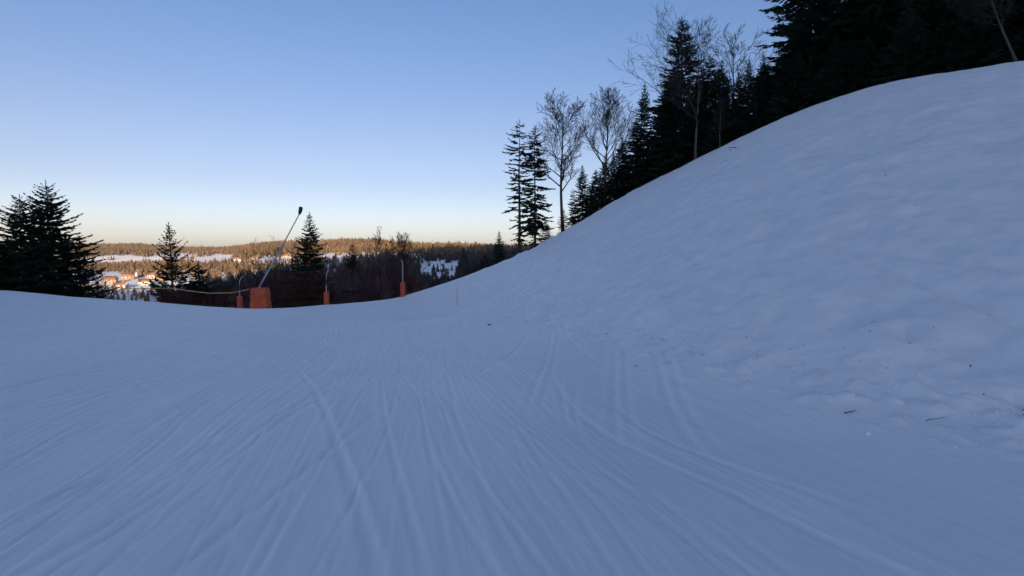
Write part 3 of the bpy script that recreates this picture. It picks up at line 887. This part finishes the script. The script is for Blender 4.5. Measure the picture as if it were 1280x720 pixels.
# ------------------------------------------------------------------ hamlet on the far slope
M['plaster_ochre'] = plain('ochre_plaster', (0.40, 0.31, 0.21), 0.9, .12, .6)
M['plaster_white'] = plain('white_plaster', (0.60, 0.55, 0.50), 0.9, .1, .6)
M['tile_red'] = plain('red_roof_tiles', (0.22, 0.12, 0.085), 0.85, .25, 1.2)
M['tile_brown'] = plain('brown_roof', (0.24, 0.14, 0.09), 0.85, .25, 1.2)
M['pane'] = plain('dark_window_glass', (0.03, 0.035, 0.045), 0.15, .2, 3)


def house(px, py, rz, size, wall, roof, label):
    lo, hi = 350.0, 1900.0                       # walk out along the sight line until it meets the land
    d = lo
    while d < hi:
        p = at(px, py, d)
        if p[2] <= gz(p[0], p[1]): break
        d += 8
    x, y = p[0], p[1]
    e = bpy.data.objects.new('house', None); COL.objects.link(e)
    e.location = (x, y, gz(x, y) - .3); e.rotation_euler = (0, 0, rz)
    w, l, hh = size; r = hh + w * .42
    b = MB(); b.box((-l / 2, -w / 2, -1.5), (l / 2, w / 2, hh))
    n = len(b.v)
    b.v += [(-l / 2, -w / 2, hh), (-l / 2, w / 2, hh), (-l / 2, 0, r), (l / 2, -w / 2, hh), (l / 2, w / 2, hh), (l / 2, 0, r)]; b.tone += [.5] * 6
    b.t += [(n, n + 2, n + 1), (n + 3, n + 4, n + 5)]
    link('wall', b.mesh('house_wall', wall), e)
    q = MB(); ov = .7; th = .35
    for s in (-1, 1):
        a = Vector((0, s * (w / 2 + ov), hh - ov * .84)); c = Vector((0, 0, r + .02))
        nrm = Vector((0, s * .64, .77)) * th
        ps = [Vector((sx * (l / 2 + ov), v.y, v.z)) + o for sx in (-1, 1) for v in (a, c) for o in (Vector(), nrm)]
        n = len(q.v); q.v += [tuple(v) for v in ps]; q.tone += [.5] * 8
        q.q += [(n + i, n + j, n + k, n + m) for i, j, k, m in ((0, 2, 6, 4), (1, 5, 7, 3), (0, 4, 5, 1), (2, 3, 7, 6), (0, 1, 3, 2), (4, 6, 7, 5))]
    rf = link('roof', q.mesh('house_roof', roof), e)
    ch = MB(); ch.box((l * .2, -.5, r - 1.2), (l * .2 + 1, .5, r + 1.3))
    link('chimney', ch.mesh('house_chimney', wall), rf)
    wn_ = MB(); wn_.box((-.55, -.06, -.7), (.55, .06, .7)); wm = wn_.mesh('house_window', M['pane'])
    for k in range(max(2, int(l / 4))):
        for zz in (1.6, 4.2):
            if zz + 1 > hh: continue
            xx = -l / 2 + l * (k + .5) / max(2, int(l / 4))
            link('window', wm, e, (xx, -w / 2 - .04, zz))
    dm = MB(); dm.box((-.6, -.07, 0), (.6, .07, 2.2))
    link('door', dm.mesh('house_door', M['tile_brown']), e, (l * .12, -w / 2 - .05, .3))
    tag(e, label, 'house', 'houses of the far hamlet')


house(160, 350, .5, (9, 15, 6), M['plaster_ochre'], M['tile_brown'], 'ochre walled house in the middle of the sunlit hamlet')
house(193, 348, -.3, (11, 22, 5.5), M['plaster_white'], M['tile_red'], 'long house with a red roof in the sunlit hamlet')
house(203, 351, .9, (9, 14, 5.5), M['plaster_ochre'], M['tile_red'], 'ochre house with a red roof beside the long house')
house(139, 355, .2, (9, 13, 6), M['plaster_ochre'], M['tile_red'], 'ochre house with a red roof below the open boughed fir')
house(171, 345, -.6, (8, 12, 5), M['plaster_white'], M['tile_brown'], 'small white house with a brown roof above the ochre house')
house(181, 356, .3, (8, 13, 5), M['plaster_white'], M['tile_red'], 'white house with a red roof below the long house')
house(152, 361, -.2, (8, 12, 5), M['plaster_white'], M['tile_brown'], 'white house with a brown roof at the low edge of the hamlet')
house(298, 327, .4, (12, 18, 6), M['plaster_white'], M['tile_red'], 'white house with a red roof at the top of the valley slope')
house(318, 325, -.3, (11, 16, 6), M['plaster_ochre'], M['tile_brown'], 'ochre house with a brown roof at the top of the valley slope')
house(358, 323, .2, (11, 18, 6), M['plaster_white'], M['tile_brown'], 'white house with a brown roof behind the dense fir')

# ------------------------------------------------------------------ piste edge: posts, lance, net, rope
def tube_part(name, pts, radii, mat, parent, sides=10):
    b = MB(); b.tube(pts, radii, sides)
    return link(name, b.mesh(name, mat, True), parent)


def pad_part(name, parent, w0, w1, dep, h, panels=3):
    """an upholstered pad: rounded box with stitched panels, narrowing upwards"""
    me = bpy.data.meshes.new(name)
    import bmesh
    bm = bmesh.new()
    n = 4 * panels
    prof = []
    for i in range(24):
        th = 2 * math.pi * i / 24; c, s = math.cos(th), math.sin(th)
        k = (abs(c) ** 4 + abs(s) ** 4) ** -.25
        prof.append((c * k, s * k))
    rows = []
    for j in range(n + 1):
        t = j / n; w = w0 + (w1 - w0) * t
        seam = 1 - .035 * max(0, 1 - abs((t * panels) % 1 - .5) * -1 - .5 if False else 0)
        q = (t * panels) % 1.0; seam = 1 - .05 * math.exp(-(min(q, 1 - q) / .09) ** 2)
        if j in (0, n): seam *= .95
        rows.append([bm.verts.new((x * w / 2 * seam, y * dep / 2 * seam * (w / w0) ** .5, t * h)) for x, y in prof])
    for a, b in zip(rows, rows[1:]):
        for i in range(24): bm.faces.new((a[i], a[(i + 1) % 24], b[(i + 1) % 24], b[i]))
    bm.faces.new(rows[-1]); bm.faces.new(rows[0][::-1])
    for f in bm.faces: f.smooth = True
    bm.to_mesh(me); bm.free(); me.materials.append(M['orange'])
    return link(name, me, parent)


def foot(px, d):
    x = at(px, 316, d)[0]
    return x, d, gz(x, d)


def holder(name, loc, rz, label, cat, group=None):
    e = bpy.data.objects.new(name, None); COL.objects.link(e); e.location = loc; e.rotation_euler = (0, 0, rz)
    return tag(e, label, cat, group)


# snow lance
lx, ly, lz = foot(324, 48.4)
lance = holder('snow_lance', (lx, ly, lz - .15), 0, 'long grey snowmaking lance leaning out of an orange padded base', 'snow lance')
p0 = at(324, 359, 48.4); p1 = at(352, 309, 48.6); p2 = at(374.5, 267, 48.8); p3 = at(376.5, 258.5, 48.8)
rel = lambda p: (p[0] - lx, p[1] - ly, p[2] - lz + .15)
mast = tube_part('mast', [(0, 0, 0), (0, 0, .9), rel(p0)], [.13, .13, .12], M['steel'], lance)
tube_part('lower_tube', [rel(p0), rel(at(338, 334, 48.5)), rel(p1)], [.085, .082, .078], M['steel'], lance)
up_t = tube_part('upper_tube', [rel(p1), rel(p2)], [.052, .042], M['steel'], lance)
tube_part('collar', [rel(at(350.5, 311.7, 48.6)), rel(at(353.4, 306.4, 48.6))], [.115, .115], M['steel'], lance)
head = tube_part('nozzle_head', [rel(at(374.2, 268, 48.8)), rel(at(375.3, 264, 48.8)), rel(at(376.2, 259.4, 48.8)), rel(p3)], [.09, .16, .16, .11], M['black'], lance)
pd = pad_part('pad', lance, 1.7, 1.42, 1.25, 2.0, 2)
for zz in (.62, 1.38):
    st = MB()
    ring = [(math.cos(t) * k * (1.72 - .14 * zz) / 2, math.sin(t) * k * 1.24 / 2 * (1 - .04 * zz), zz) for t in np.linspace(0, 2 * math.pi, 25)
            for k in [(abs(math.cos(t)) ** 4 + abs(math.sin(t)) ** 4) ** -.25]]
    st.tube(ring, [.022] * 25, 4)
    link('strap', st.mesh('pad_strap', M['orange']), pd)

# net posts with a hooked top
POSTS = [(298, 49.6, 346, .55, 'bent net post with an orange pad next to the snow lance'),
         (407, 48.9, 337, 1.2, 'hooked net post with an orange pad in front of the dense fir'),
         (503, 50.2, 325, 1.3, 'straight net post with an orange pad where the bank begins')]
post_tops = []
for px, d, ty, padh, lab in POSTS:
    x, y, z = foot(px, d)
    e = holder('net_post', (x, y, z - .1), 0, lab, 'post', 'net posts along the piste edge')
    h = at(px, ty, d)[2] - z + .1
    hook = [(0, 0, 0), (0, 0, h * .55), (0.01, 0, h * .80), (.06, .0, h * .90), (.17, .0, h * .965), (.30, 0, h)]
    if px == 503: hook = [(0, 0, 0), (0, 0, h * .5), (0, 0, h * .9), (-.03, 0, h * .95), (-.08, 0, h * .985), (-.15, 0, h)]
    tube_part('pole', hook, [.045, .045, .043, .041, .039, .036], M['steel'], e)
    pad_part('pad', e, .44, .42, .44, padh + (.75 if px == 298 else .1), 2)
    post_tops.append((x + hook[-1][0], y, z - .1 + h))
for px, d, ht, lab in ((437, 49.5, 1.25, 'thin dark net stake between the hooked and the straight net post'),
                       (232, 49.5, 1.35, 'thin dark net stake under the sagging rope')):
    x, y, z = foot(px, d)
    e = holder('net_stake', (x, y, z), 0, lab, 'stake')
    tube_part('pole', [(0, 0, -.3), (0, 0, ht * .5), (.02, 0, ht)], [.03, .03, .028], M['black'], e, 6)
    tube_part('cap', [(.02, 0, ht - .02), (.02, 0, ht + .06)], [.042, .042], M['orange'], e, 6)

# red safety net: every cord is real
NET_PX = [165, 205, 232, 262, 298, 323, 360, 407, 455, 503, 520, 538]
NET_TOP = [361, 361, 363, 366, 360, 350, 342, 338, 333, 326, 336, 352]
NET_D = [49.5, 49.6, 49.7, 49.7, 49.75, 49.6, 49.4, 49.3, 49.8, 50.4, 51.5, 53.0]
nb = MB(); cell = .11
t_ax = np.arange(165, 538, .11 * F_PX / 50)
cols = []
for k, px in enumerate(t_ax):
    d = float(np.interp(px, NET_PX, NET_D)); tp = float(np.interp(px, NET_PX, NET_TOP))
    x = at(px, 316, d)[0]; zt = at(px, tp, d)[2]
    cols.append((x, d + .03 * math.sin(k * .21) + .02 * math.sin(k * .77), zt))
xs = np.array([c[0] for c in cols]); ys = np.array([c[1] for c in cols]); zts = np.array([c[2] for c in cols])
zbs = land(xs, ys) - .05
rows_n = 34
rr = .0032
for k in range(len(xs)):
    hh = zts[k] - zbs[k]
    if hh < .15: continue
    m = 3
    nb.tube([(xs[k], ys[k] + .05 * math.sin(3 * i / m), zbs[k] + hh * i / m) for i in range(m + 1)], [rr] * (m + 1), 3, False)
for j in range(rows_n + 1):
    t = j / rows_n
    pts = [(xs[k], ys[k] + .05 * math.sin(3 * t), zbs[k] + (zts[k] - zbs[k]) * t) for k in range(0, len(xs), 3)]
    nb.tube(pts, [rr] * len(pts), 3, False)
net = holder('safety_net', (0, 0, 0), 0, 'dark red mesh safety net strung along the far edge of the piste', 'net')
net.location = (float(xs.mean()), float(ys.mean()), float(zbs.mean()))
cd_ = link('mesh', nb.mesh('net_cords', M['net']), net, tuple(-v for v in net.location))
edge = MB(); sel = list(range(0, len(xs), 3))
edge.tube([(xs[k], ys[k] + .005, zts[k] + .02) for k in sel], [.014] * len(sel), 5)
link('top_cord', edge.mesh('net_top_cord', M['net']), net, tuple(-v for v in net.location))

# rope from the lance to the left
rp_px = [(150, 361), (182, 360.5), (212, 360), (235, 363.5), (262, 366.5), (290, 366), (312, 361.5)]
rb = MB(); rpts = [at(px, py, 48.9) for px, py in rp_px]
fine = []
for i in np.linspace(0, len(rpts) - 1, 40):
    fine.append(tuple(float(np.interp(i, range(len(rpts)), [p[c] for p in rpts])) for c in range(3)))
rb.tube(fine, [.036] * len(fine), 6)
ro = link('rope', rb.mesh('rope', M['rope'], True)); tag(ro, 'sagging yellow rope running from the lance pad towards the lone fir', 'rope')

# thin marker stake on the snow
x, y, z = foot(571, 33)
b0 = at(571, 384, 33)
gx, gy = ground_at(571.5, 383)
gzv = gz(gx, gy)
mk = holder('marker_stake', (gx, gy, gzv), 0, 'thin dark marker stake standing alone in the snow at the foot of the bank', 'stake')
hh = at(571, 359, gy)[2] - gzv
tube_part('pole', [(0, 0, -.3), (.0, 0, hh * .6), (.01, 0, hh)], [.016, .016, .013], M['black'], mk, 6)

# ------------------------------------------------------------------ dead wood and litter on the snow
def stick(px, py, L, r, rz, label, forks=2, lift=.02):
    gx, gy = ground_at(px, py); zz = gz(gx, gy)
    rnd = random.Random(int(px)); b = MB()
    pts = [(L * (i / 6 - .5), .04 * L * math.sin(i * 1.3 + px), lift + .02 * L * math.sin(i * .9)) for i in range(7)]
    pts = [(a, b_, c + gz(gx + a * math.cos(rz) - b_ * math.sin(rz), gy + a * math.sin(rz) + b_ * math.cos(rz)) - zz) for a, b_, c in pts]
    b.tube(pts, [r * (1 - .1 * i) for i in range(7)], 6)
    for k in range(forks):
        i = rnd.randint(1, 5); q = Vector(pts[i]); th = rnd.choice((-1, 1)) * rnd.uniform(.4, .9)
        e = q + Vector((math.cos(th), math.sin(th), .25)) * L * rnd.uniform(.2, .35)
        b.tube([q, q.lerp(e, .5) + Vector((0, 0, .01)), e], [r * .6, r * .45, r * .25], 5)
    o = link('twig', b.mesh('twig', M['stick'], True), None, (gx, gy, zz), (0, 0, rz))
    return tag(o, label, 'twig')


stick(1063, 519, .16, .008, .1, 'short dark twig lying at the foot of the bank', 1, .035)
stick(1168, 527, .20, .005, -.05, 'long thin twig lying on the piste below the bank rubble', 1, .03)
stick(1090, 407, .13, .010, .4, 'small dark twig halfway up the smooth bank', 1, .04)
stick(795, 459, .07, .012, .7, 'stubby bit of bark where the bank meets the piste', 0, .03)
stick(612, 407, .16, .03, .3, 'dark lump of bark beside the marker stake', 0, .03)
stick(632, 343, .5, .025, .2, 'dead twig near the low end of the bank', 2, .04)
# fallen forked branch near the crest
gx, gy = ground_at(914, 188); zz = gz(gx, gy); bb = MB()
v_ = lambda px, py: Vector(at(px, py, gy)) - Vector((gx, gy, zz))
bb.tube([v_(914, 193), v_(917, 189.5), v_(923, 185.5)], [.05, .055, .04], 6)
bb.tube([v_(923, 185.5), v_(917, 184.3), v_(911, 184.2)], [.035, .025, .015], 5)
bb.tube([v_(916, 190), v_(913, 187), v_(910, 186)], [.03, .02, .01], 5)
tag(link('fallen_branch', bb.mesh('fallen_branch', M['stick'], True), None, (gx, gy, zz)), 'forked fallen branch sticking out of the snow below the crest', 'branch')

# needles and bark crumbs scattered on the bank: nobody could count them
lit = MB(); rn = random.Random(9)
for k in range(240):
    yy = 5 + 37 * rn.random() ** 1.4; s_ = abs(rn.gauss(0, 1)) * (1.2 if rn.random() < .55 else 7)
    xx = np.interp(yy, TOE_Y, TOE_X) + s_ + .2
    sz = rn.uniform(.003, .009) * (1 if rn.random() < .9 else 1.8) * (.5 + yy / 14)
    th = rn.uniform(0, 6.28); c, s = math.cos(th) * sz, math.sin(th) * sz
    lit.v += [(xx + c * 1.6, yy + s * 1.6, 0), (xx - s * .6, yy + c * .6, 0), (xx - c * 1.6, yy - s * 1.6, 0), (xx + s * .6, yy - c * .6, 0), (xx, yy, 0)]
    n = len(lit.v); lit.tone += [.5] * 5
    lit.t += [(n - 5, n - 4, n - 1), (n - 4, n - 3, n - 1), (n - 3, n - 2, n - 1), (n - 2, n - 5, n - 1)]
lv = np.array(lit.v); rel_ = snow_relief(lv[:, 0], lv[:, 1])
lz_ = land(lv[:, 0], lv[:, 1]) + rel_
lz_[4::5] += .02; lz_ += .004
lit.v = [(a, b, c) for (a, b, _), c in zip(lit.v, lz_)]
tag(link('bark_litter', lit.mesh('bark_litter', M['stick'])), 'scattered dark crumbs of bark and needles on the snow bank', 'litter', kind='stuff')
# broken crumbs of snow along the foot of the bank
cr_ = MB()
for k in range(700):
    yy = 4 + 24 * rn.random() ** 1.5; xx = np.interp(yy, TOE_Y, TOE_X) + rn.gauss(.5, .8)
    sz = min(.04, .009 * math.exp(rn.gauss(.2, .55)))
    n = len(cr_.v)
    for dx, dy, dz in ((1, 0, 0), (0, 1, 0), (-1, 0, 0), (0, -1, 0), (0, 0, 1), (0, 0, -1)):
        q = sz * rn.uniform(.6, 1.3); cr_.v.append((xx + dx * q, yy + dy * q, dz * q * .7)); cr_.tone.append(.5)
    cr_.t += [(n + a, n + b, n + c) for a, b, c in ((0, 1, 4), (1, 2, 4), (2, 3, 4), (3, 0, 4), (1, 0, 5), (2, 1, 5), (3, 2, 5), (0, 3, 5))]
cv = np.array(cr_.v); cx = cv.reshape(-1, 6, 3)[:, :, :2].mean(1)
gzc = land(cx[:, 0], cx[:, 1]) + snow_relief(cx[:, 0], cx[:, 1])
cv[:, 2] += np.repeat(gzc + .004, 6); cr_.v = [tuple(v) for v in cv]
tag(link('snow_crumbs', cr_.mesh('snow_crumbs', M['snow'], True)), 'loose crumbs of broken snow along the foot of the bank', 'snow', kind='stuff')
